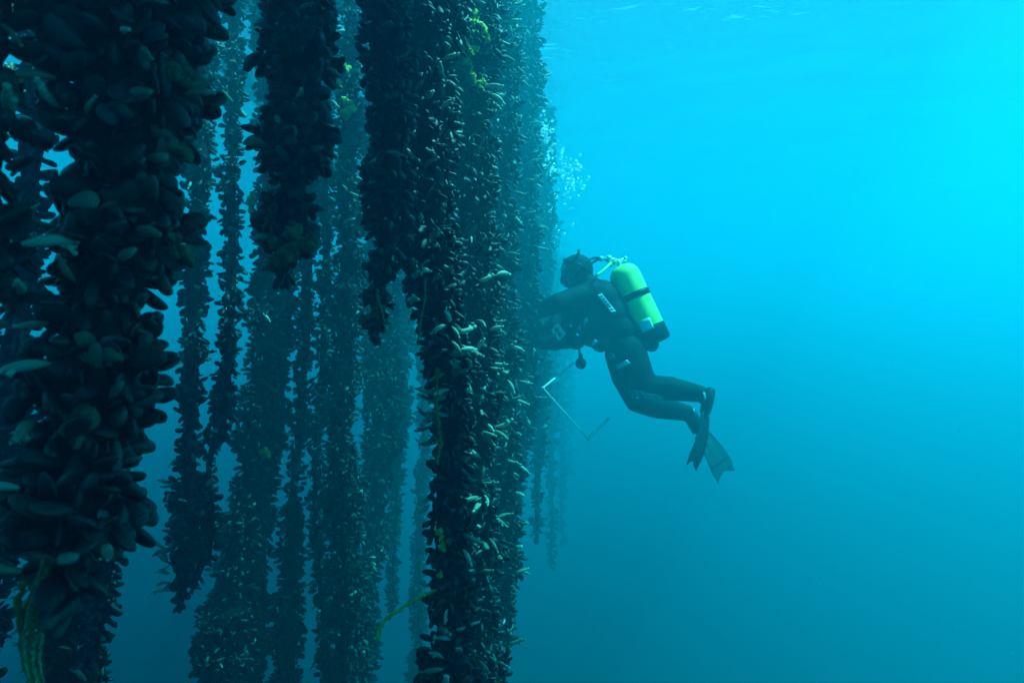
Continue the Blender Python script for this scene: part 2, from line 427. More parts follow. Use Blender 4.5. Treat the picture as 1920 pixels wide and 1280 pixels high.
    me = np_mesh('mussels', np.concatenate(Vs), [np.concatenate(Qs), np.concatenate(Ts)], {'u': np.concatenate(Us), 'rim': np.concatenate(Rs), 'tone': np.concatenate(Tn)})
    ob = link('mussels', me, M['mussel']); ob.parent = root; tag(ob, kind='stuff')
    ROPES[code] = dict(root=root, keys=keys, Y=Y, L=L, rg=rg)
    zlo = max(zb + .03, at(960, 1275, Y).z); zhi = min(ztop, at(960, 5, Y).z)
    nest = rg.uniform(zlo, zhi, 9)                              # squirts settle in patches
    for _ in range(squirts):
        dress(code, float(np.clip(rg.normal(nest[int(rg.integers(0, 9))], (zhi - zlo) * .035), zlo, zhi)) if rg.uniform() < .75 else float(rg.uniform(zlo, zhi)), float(rg.normal(-math.pi / 2 + sq_side, .75)), 'sea_squirt', rg)
    for _ in range(lumps):
        dress(code, float(rg.uniform(zlo, zhi)), float(rg.normal(-math.pi / 2, .9)), 'crust', rg)
    return root

def dress(code, z, th, kind, rg, size=None, mesh=None, label=None, aim=None, name=None):
    """a sea squirt, sponge or pale shell on the outside of a rope at height z, bearing th"""
    r = ROPES[code]; x, R = lerp_keys(r['keys'], z); root = r['root']
    o = Vector((math.cos(th), math.sin(th), 0))
    a = aim or (o * rg.uniform(.5, 1) + Vector((-o.y, o.x, 0)) * rg.normal(0, .8) + Vector((0, 0, rg.normal(-.05, .45))))
    a = Vector(a).normalized()
    p = Vector((float(x), r['Y'], z)) + o * float(R) * .82
    if mesh is None:
        mesh = {'sea_squirt': SQ, 'sponge_clump': LUMP, 'crust': CRUST}[kind][int(rg.integers(0, 4 if kind != 'sea_squirt' else 7))]
    sz = size or {'sea_squirt': rg.uniform(.028, .062), 'sponge_clump': rg.uniform(.05, .09), 'crust': rg.uniform(.016, .032)}[kind]
    if kind == 'sea_squirt' and code in 'NOPQ' and not size: sz *= 1.3
    ob = bpy.data.objects.new(name or {'crust': 'barnacle_crust'}.get(kind, kind), mesh); COL.objects.link(ob); ob.parent = root
    q = a.to_track_quat('X', 'Z') @ Quaternion((1, 0, 0), rg.uniform(0, 6.28))
    ob.matrix_local = Matrix.Translation(p - root.location) @ q.to_matrix().to_4x4() @ Matrix.Diagonal((sz, sz, sz, 1))
    if label: ob['label'] = label
    return ob

def front(code, px, py):
    """height and bearing on the rope's near side seen in direction (px, py)"""
    r = ROPES[code]; Y = r['Y']; z = at(px, py, Y).z
    x, R = lerp_keys(r['keys'], z); p = at(px, py, Y - float(R) * .7)
    dx = max(-.98, min(.98, (p.x - float(x)) / float(R)))
    return p.z, -math.acos(dx)

G1 = 'mussel ropes of the near row'; G2 = 'mussel ropes behind the near row'; G3 = 'mussel ropes fading into the distance'
mussel_rope('A', [(232, -10, 244), (236, 100, 237), (232, 200, 203), (230, 300, 206), (232, 380, 232), (228, 450, 244), (212, 520, 216), (205, 600, 200), (192, 700, 206), (180, 800, 186), (165, 880, 191), (150, 950, 232), (138, 1000, 223), (128, 1050, 177), (135, 1090, 112), (140, 1110, 46)], 1.12,
            'thick black mussel rope closest to the camera, ending in a frayed rope tail', .060, 'hi', 100, 6, .015, 0, 1.5, group=G1)
mussel_rope('B', [(-14, -10, 84), (-14, 90, 64), (-14, 170, 54), (-2, 230, 90), (-6, 300, 70), (-8, 345, 50), (8, 400, 100), (18, 470, 124), (24, 520, 104), (30, 552, 44)], .98,
            'short clump of big mussels cut by the left edge of the picture', .060, 'hi', 60, 3, .05, 2, 1.15, group=G1)
mussel_rope('L', [(565, -10, 125), (560, 40, 112), (552, 95, 138), (560, 150, 128), (560, 215, 140), (545, 262, 165), (550, 305, 135), (553, 345, 100), (550, 390, 98), (545, 430, 106), (545, 468, 96), (541, 500, 60), (540, 520, 25)], 1.9,
            'short mussel rope with a swollen middle and a pale crusted tip', .056, 'hi', 100, 3, .05, 4, group=G1)
mussel_rope('M', [(715, -10, 100), (718, 60, 100), (722, 130, 84), (730, 220, 96), (728, 300, 96), (722, 360, 98), (722, 410, 98), (728, 445, 76), (724, 480, 58), (716, 520, 72), (715, 570, 76), (712, 600, 56), (710, 620, 22)], 2.45,
            'mussel rope with a narrow neck and round hanging tip with a whitish spot', .052, 'mid', 100, 8, .04, 6, group=G1)
mussel_rope('N', [(812, -10, 125), (808, 200, 115), (805, 300, 120), (800, 420, 124), (808, 520, 105), (822, 600, 112), (834, 680, 116), (842, 750, 84), (844, 850, 88), (845, 950, 98), (848, 1000, 84), (848, 1060, 80), (848, 1120, 96), (843, 1200, 106), (850, 1290, 118)], 2.75,
            'long mussel rope with a twig of yellow rope sticking out low on its left', .052, 'mid', 100, 50, .02, 10, sq_side=-.1, group=G1)
mussel_rope('O', [(884, -10, 110), (884, 300, 105), (886, 600, 108), (888, 900, 100), (893, 1100, 104), (896, 1290, 105)], 3.1,
            'mussel rope topped by yellow sponge, speckled with pale sea squirts', .050, 'mid', 60, 80, .02, 8, sq_side=.3, group=G1)
mussel_rope('P', [(934, -10, 78), (936, 300, 78), (938, 600, 80), (940, 900, 78), (946, 1080, 66), (942, 1200, 50), (940, 1250, 22)], 3.7,
            'mussel rope coated in pale sea squirts, its lower end tapering free', .050, 'mid', 40, 90, .02, 4, sq_side=.4, group=G1)
mussel_rope('Q', [(982, -10, 66), (984, 300, 66), (984, 600, 66), (976, 850, 56), (968, 940, 34), (966, 975, 16)], 4.6,
            'hazy mussel rope whose squirt-covered side the diver reaches for', .055, 'lo', 0, 50, .02, 0, sq_side=.3, group=G3)
mussel_rope('R', [(1018, -10, 50), (1018, 400, 50), (1014, 700, 46), (1010, 850, 34), (1008, 960, 22), (1008, 1010, 8)], 6.4,
            'faint mussel rope hanging right behind the diver\'s outstretched arm', .06, 'lo', 0, 14, .0, 0, group=G3)
mussel_rope('S', [(1036, -10, 36), (1036, 600, 34), (1034, 850, 26), (1033, 1010, 16), (1033, 1060, 6)], 9.5,
            'faint mussel rope crossing behind the bubbles of the diver', .10, 'lo', 0, 0, 0, group=G3)
mussel_rope('T', [(1052, -10, 30), (1054, 600, 30), (1054, 820, 22), (1054, 960, 14), (1054, 1010, 5)], 12.5,
            'very faint mussel rope just beyond the one behind the bubbles', .12, 'lo', group=G3)
mussel_rope('U', [(1064, -10, 16), (1068, 600, 18), (1070, 780, 12), (1070, 880, 5)], 15.5,
            'barely visible mussel rope, last of the row before open water', .13, 'lo', group=G3)
mussel_rope('V', [(955, -10, 60), (957, 500, 60), (952, 900, 54), (950, 1000, 20)], 5.2,
            'dim mussel rope half hidden between two squirt-covered ropes', .055, 'lo', 0, 20, group=G3)
mussel_rope('C', [(66, -10, 60), (54, 300, 66), (34, 560, 66), (20, 700, 84), (4, 850, 84), (-14, 1000, 74), (-42, 1290, 66)], 2.3,
            'bluish mussel rope seen between the left edge and the closest rope', .052, 'mid', 60, 16, .05, 4, group=G2)
mussel_rope('C2', [(205, -10, 86), (160, 560, 86), (118, 1000, 84), (112, 1140, 88), (104, 1290, 90)], 2.5,
            'mussel rope emerging below the closest rope beside its frayed tail', .052, 'mid', 40, 6, group=G2)
mussel_rope('C3', [(272, -10, 66), (230, 500, 60), (188, 950, 58), (182, 1100, 66), (170, 1290, 60)], 2.8,
            'narrow mussel rope emerging below the right side of the closest rope', .052, 'mid', 40, 8, group=G2)
mussel_rope('D1', [(380, -10, 54), (376, 300, 54), (369, 500, 52), (360, 650, 52), (356, 730, 50), (352, 790, 44), (350, 880, 54), (352, 960, 66), (346, 1050, 66), (342, 1100, 48), (342, 1135, 18)], 3.4,
            'slim mussel rope ending in a pointed tip with pale growth on its left', .050, 'mid', 80, 14, .06, group=G2)
mussel_rope('D2', [(440, -10, 40), (438, 300, 38), (430, 560, 40), (422, 700, 44), (410, 800, 46), (399, 850, 26), (394, 895, 26), (394, 950, 44), (388, 1020, 48), (376, 1070, 38), (366, 1105, 16)], 3.5,
            'slim mussel rope pinched thin low down, leaning on the pointed one', .050, 'mid', 60, 10, .05, group=G2)
mussel_rope('E', [(512, -10, 70), (511, 300, 66), (502, 600, 68), (484, 760, 74), (466, 900, 72), (452, 1050, 92), (434, 1200, 116), (428, 1290, 120)], 3.9,
            'mussel rope swelling into a broad foot at the bottom of the picture', .050, 'lo', 0, 10, .04, group=G2)
mussel_rope('E2', [(546, -10, 44), (544, 500, 44), (520, 760, 44), (503, 900, 44), (489, 1050, 44), (472, 1290, 44)], 4.2,
            'mussel rope pressed against the right side of the broad-footed one', .050, 'lo', 0, 8, .04, group=G2)
mussel_rope('F', [(580, -10, 52), (578, 500, 46), (568, 700, 36), (556, 850, 34), (551, 950, 42), (545, 1100, 58), (534, 1290, 60)], 4.0,
            'mussel rope with thin pale gaps of water along both of its sides', .050, 'lo', 0, 12, .05, group=G2)
mussel_rope('G', [(614, -10, 30), (612, 400, 34), (604, 700, 36), (597, 850, 34), (595, 950, 40), (604, 1100, 38), (610, 1290, 34)], 4.3,
            'thin straight mussel rope standing clear at the bottom between gaps', .050, 'lo', 0, 8, .05, group=G2)
mussel_rope('H', [(658, -10, 44), (656, 300, 52), (650, 600, 70), (640, 760, 60), (646, 950, 78), (651, 1100, 70), (655, 1290, 74)], 4.1,
            'mussel rope with yellowish growth left of the narrow-necked short rope', .050, 'lo', 0, 34, .05, group=G2)
mussel_rope('I', [(706, -10, 56), (708, 400, 62), (714, 640, 78), (722, 780, 88), (712, 880, 60), (694, 1000, 54), (690, 1150, 46), (690, 1290, 46)], 4.7,
            'mussel rope directly below the short narrow-necked rope, bulging then thinning', .052, 'lo', 0, 26, .04, group=G2)
mussel_rope('J', [(752, 100, 56), (752, 700, 56), (748, 820, 46), (738, 900, 34), (736, 1100, 24), (736, 1150, 10)], 5.8,
            'faint thin mussel rope ending above the yellow twig of rope', .055, 'lo', 0, 5, group=G3)
mussel_rope('K', [(800, -10, 44), (796, 800, 34), (788, 1000, 32), (780, 1290, 36)], 6.4,
            'faint mussel rope seen through the gap left of the long twig-bearing rope', .055, 'lo', group=G3)

# ------------------------------------------------------------------ growth and loose ends on the near ropes
rg = np.random.default_rng(3)
WORN = [part_mesh('hi', i, t) for i, t in enumerate((.86, .9, .93, .97))]
def strand(code, name, pts, r, m, dy=-.1, fuzz=0, label=None):
    rt = ROPES[code]['root']; Y = ROPES[code]['Y']; mb = MB()
    P = [at(px, py, Y + dy) - rt.location for px, py in pts]
    Q = []
    for i in range(len(P) - 1):
        for k_ in range(4): Q.append(P[i].lerp(P[i + 1], k_ / 4) + Vector(rg.normal(0, r * .25, 3)))
    Q.append(P[-1]); mb.tube(Q, [r * (1 + .25 * math.sin(i * 1.7)) for i in range(len(Q))], 7)
    for _ in range(fuzz):
        c = Q[int(rg.integers(0, len(Q)))]; d = Vector(rg.normal(0, 1, 3)).normalized() * r * rg.uniform(1.5, 4)
        mb.tube([c, c + d * .5, c + d + Vector((0, 0, -r * .6))], [r * .25, r * .18, r * .06], 4)
    o = mb.build(name, m, None); o.parent = rt
    if label: o['label'] = label
    return o
# worn, pale shells and squirts that stand out on the closest rope
for px, py, k_, sz, ax in ((235, 186, 0, .062, (1, -.2, .12)), (132, 386, 1, .062, (1, -.3, -.05)), (165, 1048, 3, .052, (1, -.5, .35)), (122, 1044, 2, .044, (1, -.6, .1)),
                           (240, 483, 2, .040, (1, -.4, .4)), (268, 432, 1, .046, (1, -.3, -.1)), (285, 60, 0, .034, (1, -.3, 0)), (286, 286, 2, .042, (1, -.4, -.08)),
                           (248, 302, 1, .036, (1, -.3, -.12)), (215, 745, 0, .040, (1, -.6, .9)), (196, 690, 0, .045, (.2, -.6, 1)), (345, 870, 1, .03, (1, -.3, .3))):
    z, th = front('A', px, py); dress('A', z, th, 'crust', rg, sz, WORN[k_], 'pale worn mussel shell', ax, name='mussel')
for px, py, sz in ((78, 60, .055), (70, 190, .05), (262, 86, .04), (245, 65, .035), (86, 606, .045), (130, 440, .04), (95, 425, .035), (335, 120, .05), (350, 135, .04), (60, 790, .06), (20, 915, .05)):
    z, th = front('A', px, py); dress('A', z, th, 'sea_squirt', rg, sz)
for px, py, sz in ((372, 262, .042), (365, 440, .042), (345, 95, .04), (170, 800, .05), (180, 655, .04)):
    z, th = front('A', px, py); dress('A', z, th, 'crust', rg, sz)
for px, py, sz in ((45, 450, .06), (10, 220, .06), (60, 545, .04)):
    z, th = front('B', px, py); dress('B', z, th, 'sea_squirt', rg, sz)
for i in range(5):
    x0 = 62 + 9 * (i % 3)
    strand('A', 'frayed_strand', [(x0 + 20, 1040), (x0 + 10, 1090), (x0 - 6 - 4 * i, 1140), (x0 - 18 + 7 * i, 1190), (x0 - 16 + 4 * i, 1235), (x0 - 2 + 3 * i, 1300)], .0028 + .001 * (i % 2), M['rope'], -.03 + .012 * i, 30)
strand('A', 'algae_fringe', [(52, 1085), (36, 1120), (36, 1160), (42, 1200), (50, 1250), (56, 1300)], .005, M['weed'], -.02, 90)
for px, py, sz in ((535, 450, .055), (520, 470, .05), (525, 492, .045), (580, 440, .05), (595, 460, .045), (560, 470, .04)):
    z, th = front('L', px, py); dress('L', z, th, 'crust', rg, sz)
for px, py, k_, sz, ax in ((512, 204, 3, .036, (.4, -.3, -1)), (530, 222, 2, .034, (.3, -.4, -1)), (565, 240, 1, .04, (.25, -.3, -1)), (598, 232, 0, .038, (.2, -.3, 1)), (590, 270, 0, .045, (1, -.3, -.2)), (478, 268, 1, .05, (-1, -.3, .1))):
    z, th = front('L', px, py); dress('L', z, th, 'crust', rg, sz, WORN[k_], 'pale worn mussel shell', ax, name='mussel')
for px, py, sz in ((688, 298, .04), (690, 310, .03), (684, 595, .035), (710, 570, .04), (705, 580, .03)):
    z, th = front('M', px, py); dress('M', z, th, 'crust', rg, sz)
strand('M', 'rope_tie', [(676, 352), (700, 349), (722, 347), (748, 348), (768, 352)], .009, M['core'], -.1, 20)
strand('M', 'loose_strand', [(706, 540), (708, 560), (716, 585), (722, 605)], .004, M['rope'], -.12, 12)
strand('N', 'rope_end', [(850, 1100), (838, 1101), (815, 1108), (790, 1118), (765, 1132), (740, 1148), (722, 1160), (712, 1176), (708, 1200)], .0065, M['sponge'], -.04, 40, 'yellowish frayed twig of rope')
strand('N', 'loose_strand', [(797, 522), (796, 560), (791, 590), (786, 622), (784, 646)], .0045, M['rope'], -.16, 12)
strand('N', 'bare_rope', [(822, 690), (817, 730), (818, 780), (826, 830), (818, 870)], .008, M['weed'], -.12, 60, 'olive stretch of bare rope')
for px, py in ((802, 735), (800, 750), (805, 770), (828, 740), (826, 760), (840, 780), (796, 780), (790, 800), (812, 820), (858, 620), (850, 640), (868, 655), (845, 665), (880, 672), (838, 610), (858, 690), (842, 730), (835, 700), (862, 700), (795, 935), (790, 950), (870, 645), (885, 652), (852, 612)):
    z, th = front('N', px, py); dress('N', z, th, 'sea_squirt', rg, rg.uniform(.05, .08))
for px, py, sz in ((826, 1005, .035), (828, 1022, .03), (822, 1078, .025)):
    z, th = front('N', px, py); dress('N', z, th, 'sponge_clump', rg, sz)
for px, py in ((884, 30), (880, 52), (888, 70), (876, 90), (880, 110), (886, 128), (878, 148), (890, 150), (902, 160), (905, 175), (896, 168), (912, 150), (884, 95), (875, 70)):
    z, th = front('O', px, py); dress('O', z, th, 'sponge_clump', rg, rg.uniform(.03, .055))
strand('O', 'sponge_branch', [(878, 46), (890, 42), (902, 45), (910, 56), (914, 78)], .012, M['sponge'], -.14, 30)
for px, py in ((310, 910), (318, 905), (312, 1030), (308, 1045), (320, 1055), (306, 1062), (318, 1075), (325, 1095), (322, 1035), (330, 1050), (322, 1110), (316, 925)):
    z, th = front('D1', px, py); dress('D1', z, -math.pi + rg.uniform(0, .7), 'sea_squirt', rg, rg.uniform(.045, .07))
for px, py in ((640, 110), (632, 130), (645, 200), (655, 205), (630, 165)):
    z, th = front('H', px, py); dress('H', z, th, 'sponge_clump', rg, rg.uniform(.05, .08))
for px, py in ((455, 380), (468, 370), (545, 850)):
    z, th = front('E', px, py); dress('E', z, th, 'sponge_clump', rg, rg.uniform(.05, .07))

# the timber raft the ropes hang from: beams just above the water, following the line of the near row
raft = empty('mussel_raft', (-1.2, 3, SURF + .1), 'weathered timber raft of crossed beams floating above the hanging mussel ropes', 'raft')
M['timber'] = mat('wet_timber', (.05, .045, .03), (.12, .10, .07), .8, 12, .004)
def beam(x0, y0, x1, y1, z, w, h):
    a_, b_ = Vector((x0, y0, z)), Vector((x1, y1, z)); d = b_ - a_
    Rz = Matrix.Rotation(math.atan2(d.y, d.x), 3, 'Z')
    o = MB().box((a_ + b_) / 2, d.length, w, h, Rz).build('beam', M['timber'], raft, False, .01)
edge = lambda y: -.60 + .118 * (y - 1.1)
for i in range(4):
    y0, y1 = -1.5, 14.0; off = -.8 * i
    beam(edge(y0) + off, y0, edge(y1) + off, y1, SURF + .09, .22, .12)
for i in range(13):
    y = -1.2 + 1.2 * i; beam(edge(y) + .12, y, edge(y) - 2.55, y + .2, SURF + .235, .17, .15)

# ------------------------------------------------------------------ unseen hull added overhead to shade the nearest ropes
def shade_boat():
    root = empty('added_shade_boat', (1.15, -1.5, SURF), 'added dark hull, out of view above and behind the camera, shading the nearest ropes', 'shade_boat')
    st = [(-7.2, .05, .10), (-6.6, .5, .24), (-5.4, .95, .34), (-3, 1.28, .40), (0, 1.32, .40), (2, 1.28, .38), (3.8, 1.15, .34)]
    mb = MB(); V = []; nsec = 13
    st = [(y, b * 1.15, d) for y, b, d in st]
    for y, b, d in st:
        for i in range(nsec):
            a = -math.pi / 2 + math.pi * i / (nsec - 1); x = b * math.sin(a) * (1 + .08 * (abs(math.sin(a)) > .9)); c = math.cos(a)
            V.append((x, y, .38 - (.38 + d) * (c ** .55 if c > 1e-6 else 0) ))
    k_ = len(st); Q = [[i * nsec + j, i * nsec + j + 1, (i + 1) * nsec + j + 1, (i + 1) * nsec + j] for i in range(k_ - 1) for j in range(nsec - 1)]
    mb.add(V, np.array(Q)); hull = mb.build('hull', mat('antifouling', (.02, .03, .035), (.035, .05, .055), .6, 5), None); hull.parent = root
    sd = hull.modifiers.new('thick', 'SOLIDIFY'); sd.thickness = .03
    mb = MB()
    for sgn in (-1, 1): mb.tube([(sgn * b * 1.08, y, .39) for y, b, d in st], .03, 8)
    o = mb.build('rub_rail', M['rubber'], None); o.parent = root
    mb = MB(); mb.box((0, 3.82, .04), 2.6, .04, .66); o = mb.build('transom', M['rubber'], None, False); o.parent = root
    for y in (-2.4, 0, 2.0):
        o = MB().box((0, 0, 0), 2.8, .26, .04).build('thwart', M['rope'], None, False); o.parent = root; o.location = (0, y, .22)
    root.rotation_euler = (0, 0, math.radians(2))
    return root
shade_boat()

# ------------------------------------------------------------------ diver
DY = 4.8
def P(px, py, dy=0.0): return at(px, py, DY + dy)
def remeshed(name, mb, m, voxel, smooth=6, fac=.5, parent=None):
    o = mb.build(name, m)
    r = o.modifiers.new('r', 'REMESH'); r.mode = 'VOXEL'; r.voxel_size = voxel; r.use_smooth_shade = True
    s_ = o.modifiers.new('s', 'SMOOTH'); s_.iterations = smooth; s_.factor = fac
    dg = bpy.context.evaluated_depsgraph_get(); ev = o.evaluated_get(dg)
    me = bpy.data.meshes.new_from_object(ev); me.name = name
    old = o.data; o.modifiers.clear(); o.data = me; bpy.data.meshes.remove(old)
    if not len(me.materials): me.materials.append(m)
    if parent is not None: o.parent = parent; o.matrix_parent_inverse = Matrix.Translation(-parent.location)
    return o
def limb(mb, pts, rad):
    """a tapering limb through the joints, round at both ends"""
    Q = []; R_ = []
    for i in range(len(pts) - 1):
        for k_ in range(8): Q.append(pts[i].lerp(pts[i + 1], k_ / 8)); R_.append(rad[i] + (rad[i + 1] - rad[i]) * k_ / 8)
    Q.append(pts[-1]); R_.append(rad[-1])
    mb.tube(Q, R_, 14)
    for p, r in zip(pts, rad): mb.ball(p, r, 8)

mb = MB()
mb.ball(P(1174, 646), .135, 10, 1, 1.15, 1.05)
mb.ball(P(1156, 620), .138, 10, 1, 1.12, 1)
mb.ball(P(1138, 590), .150, 10, 1, 1.15, 1)
mb.ball(P(1124, 562), .140, 10, 1, 1.3, .95)
for s_ in (-1, 1): mb.ball(P(1108, 548, s_ * .16), .088, 9)
limb(mb, [P(1112, 542), P(1094, 522)], [.085, .066])
Rh = Matrix.Rotation(math.radians(28), 3, 'Y')
mb.ball(P(1082, 507), .108, 12, 1.08, .82, 1.12, R=Rh)
mb.ball(P(1070, 522), .074, 10, 1, .85, 1, R=Rh)                     # jaw
mb.ball(P(1060, 511), .020, 6)                                        # nose
for s_ in (-1, 1): mb.ball(P(1086, 508, s_ * .08), .024, 6, 1, .5, 1.3)   # ears under the hood
elL, wrL = P(1046, 568, -.27), P(985, 594, -.20)
limb(mb, [P(1108, 549, -.17), elL, wrL], [.084, .068, .046])
elR, wrR = P(1050, 598, .24), P(1012, 632, .10)
limb(mb, [P(1110, 552, .18), elR, wrR], [.084, .068, .046])
kL, aL = P(1194, 750, .11), P(1288, 774, .13)
limb(mb, [P(1166, 664, .09), P(1176, 705, .11), kL, P(1232, 762, .12), aL], [.125, .115, .088, .086, .060])
kR, aR = P(1212, 726, -.11), P(1312, 738, -.13)
limb(mb, [P(1178, 658, -.09), P(1192, 695, -.11), kR, P(1255, 728, -.12), aR], [.125, .115, .088, .084, .060])
limb(mb, [aL, P(1294, 786, .13), P(1303, 808, .13)], [.05, .038, .026])
limb(mb, [aR, P(1324, 742, -.13), P(1322, 768, -.13)], [.05, .038, .026])
def hand(mb, w, d, side, curl, r=.0115):
    d = d.normalized(); side = side.normalized(); n_ = d.cross(side).normalized()
    palm = w + d * .055; mb.ball(w + d * .02, .034, 7); mb.ball(palm, .040, 8, 1, 1, 1)
    for i, ln in enumerate((.062, .074, .070, .054)):
        b = palm + d * .028 + side * (.030 * (i - 1.5) / 1.5 * 1.15)
        k1 = b + (d + side * .10 * (i - 1.5)).normalized() * ln * .5
        k2 = k1 + (d + n_ * curl).normalized() * ln * .35
        k3 = k2 + (d * .6 + n_ * curl * 1.6).normalized() * ln * .3
        mb.tube([b, k1, k2, k3], [r * 1.1, r, r * .92, r * .8], 8); mb.ball(k3, r * .8, 5)
    t0 = w + d * .03 + side * -.034; t1 = t0 + (d * .6 - side).normalized() * .032; t2 = t1 + (d + n_ * .5).normalized() * .03
    mb.tube([w + d * .02, t0, t1, t2], [r * 1.6, r * 1.3, r * 1.1, r * .9], 8); mb.ball(t2, r * .9, 5)
hand(mb, wrL, P(955, 606, -.18) - wrL, Vector((0, .5, .8)), .5)
hand(mb, wrR, P(992, 650, .05) - wrR, Vector((.3, .9, 0)), .8)
body = remeshed('person', mb, M['suit'], .0085, 8, .5)
tag(body, 'scuba diver in black suit and fins reaching left into the mussel ropes', 'diver')
from mathutils.bvhtree import BVHTree
def bvh(o):
    me = o.data; return BVHTree.FromPolygons([v_.co.copy() for v_ in me.vertices], [tuple(p_.vertices) for p_ in me.polygons])
def patch(name, corners, m, trees, parent, n1=7, n2=4, off=.005, hole=None, label=None):
    """a printed or sewn-on patch lying on the surface under the given outline"""
    V = []; ok = True; c = [Vector((a, b)) for a, b in corners]
    for i in range(n1):
        for j in range(n2):
            s1, s2 = i / (n1 - 1), j / (n2 - 1); p = c[0].lerp(c[1], s1).lerp(c[3].lerp(c[2], s1), s2)
            d = at(p.x, p.y, 1).normalized(); best = None
            for t_ in trees:
                h = t_.ray_cast(Vector((0, 0, 0)), d)
                if h[0] is not None and (best is None or h[3] < best[3]): best = h
            if best is None: V.append(None); continue
            V.append(best[0] - d * off)
    Q = []
    for i in range(n1 - 1):
        for j in range(n2 - 1):
            if hole and hole((i + .5) / (n1 - 1), (j + .5) / (n2 - 1)): continue
            q = [i * n2 + j, (i + 1) * n2 + j, (i + 1) * n2 + j + 1, i * n2 + j + 1]
            if any(V[k_] is None for k_ in q): continue
            if max((V[q[0]] - V[k_]).length for k_ in q) > .12: continue
            Q.append(q)
    if not Q: print('patch missed', name, corners); return None
    mb = MB(); mb.add([v_ if v_ is not None else (0, 0, -.0) for v_ in V], np.array(Q))
    o = mb.build(name, m, parent); sd = o.modifiers.new('thick', 'SOLIDIFY'); sd.thickness = .003
    bm = bmesh.new(); bm.from_mesh(o.data); bmesh.ops.delete(bm, geom=[v_ for v_ in bm.verts if not v_.link_faces], context='VERTS'); bm.to_mesh(o.data); bm.free()
    if label: o['label'] = label
    return o
# buoyancy vest
mb = MB()
mb.ball(P(1126, 566, -.02), .165, 10, .95, 1.25, .95); mb.ball(P(1140, 592), .175, 10, .95, 1.2, 1); mb.ball(P(1158, 622), .165, 10, .95, 1.2, 1)
mb.ball(P(1112, 612, -.06), .10, 8, .9, 1, 1.1); mb.ball(P(1106, 630, -.10), .075, 8); mb.ball(P(1126, 642, -.12), .070, 8)
mb.ball(P(1096, 596, -.04), .115, 8, .9, 1.2, 1.1); mb.ball(P(1092, 570, -.03), .09, 8, .9, 1.2, 1); mb.ball(P(1184, 628, -.05), .10, 8); mb.ball(P(1206, 636, -.02), .09, 8)
for s_ in (-1, 1): limb(mb, [P(1146, 556, s_ * .13), P(1116, 536, s_ * .13), P(1100, 562, s_ * .15), P(1108, 600, s_ * .14)], [.045, .04, .05, .06])
vest = remeshed('vest', mb, M['vest'], .012, 5, .5, body)
TB, TV = bvh(body), bvh(vest)
patch('vest_logo', [(1127, 549), (1155, 584), (1146, 586), (1120, 552)], M['white'], [TV, TB], body, 22, 6, .008, lambda a, b: .2 < b < .8 and math.sin(a * 44) > .55, 'white lettering strip on the vest side')
patch('pocket_flap', [(1080, 617), (1100, 594), (1103, 600), (1090, 618)], M['white'], [TV, TB], body, 7, 4, .012, None, 'pale slanting pocket flap')
patch('buckle', [(1108, 644), (1116, 636), (1122, 640), (1112, 649)], M['white'], [TV, TB], body, 5, 4, .01)
patch('ring_mark', [(1141, 661), (1153, 661), (1153, 673), (1141, 673)], M['white'], [TB, TV], body, 13, 13, .008, lambda a, b: not (.28 < math.hypot(a - .5, b - .5) < .46) or abs(a - b) < .16)
patch('thigh_stripe', [(1152, 686), (1176, 674), (1182, 681), (1158, 692)], M['white'], [TB, TV], body, 9, 4, .006)
M['pale'] = mat('pale_print', (.30, .33, .32), (.55, .6, .58), .6, 45)
patch('knee_pad', [(1178, 727), (1246, 744), (1240, 750), (1184, 746)], M['pale'], [TB], body, 26, 9, .006, lambda a, b: math.sin(a * 21 + b * 6) * math.cos(b * 9 - a * 7) > .35, 'grey patterned knee panel')
for x, y, w, h in ((1064, 526, 12, 6), (1053, 531, 12, 4), (1041, 543, 8, 4), (1028, 548, 9, 5), (1020, 552, 8, 5)):
    patch('sleeve_mark', [(x - w / 2, y + h * .6), (x + w / 2, y - h * .2), (x + w / 2, y + h * .6), (x - w / 2, y + h * 1.4)], M['white'], [TB, TV], body, 5, 4, .006)
patch('ankle_strap', [(1318, 735), (1321, 735), (1324, 749), (1320, 750)], M['white'], [TB], body, 4, 7, .012)
patch('ankle_strap', [(1299, 766), (1302, 765), (1308, 777), (1304, 778)], M['white'], [TB], body, 4, 7, .012)
def stuck(o, parent):
    o.parent = parent; o.matrix_parent_inverse = Matrix.Translation(-parent.location); return o
# mask with its skirt, lens and strap; snorkel
mb = MB(); mb.ball(P(1063, 504), .058, 9, .55, 1.15, .8, R=Rh); mask = stuck(mb.build('mask', M['rubber']), body)
mb = MB(); mb.ball(P(1057.5, 503), .048, 8, .25, 1.15, .75, R=Rh); stuck(mb.build('lens', M['chrome']), mask)
mb = MB(); c = P(1082, 503); ang = np.linspace(0, 2 * math.pi, 25)
mb.tube([c + Rh @ Vector((.112 * math.cos(a), .088 * math.sin(a), .01)) for a in ang], .009, 6); stuck(mb.build('mask_strap', M['rubber']), body)
mb = MB(); mb.tube([P(1068, 516, -.10), P(1074, 500, -.11), P(1079, 486, -.11), P(1084, 476, -.11), P(1086, 468, -.10)], [.010, .010, .010, .009, .009], 8); stuck(mb.build('snorkel', M['rubber']), body)
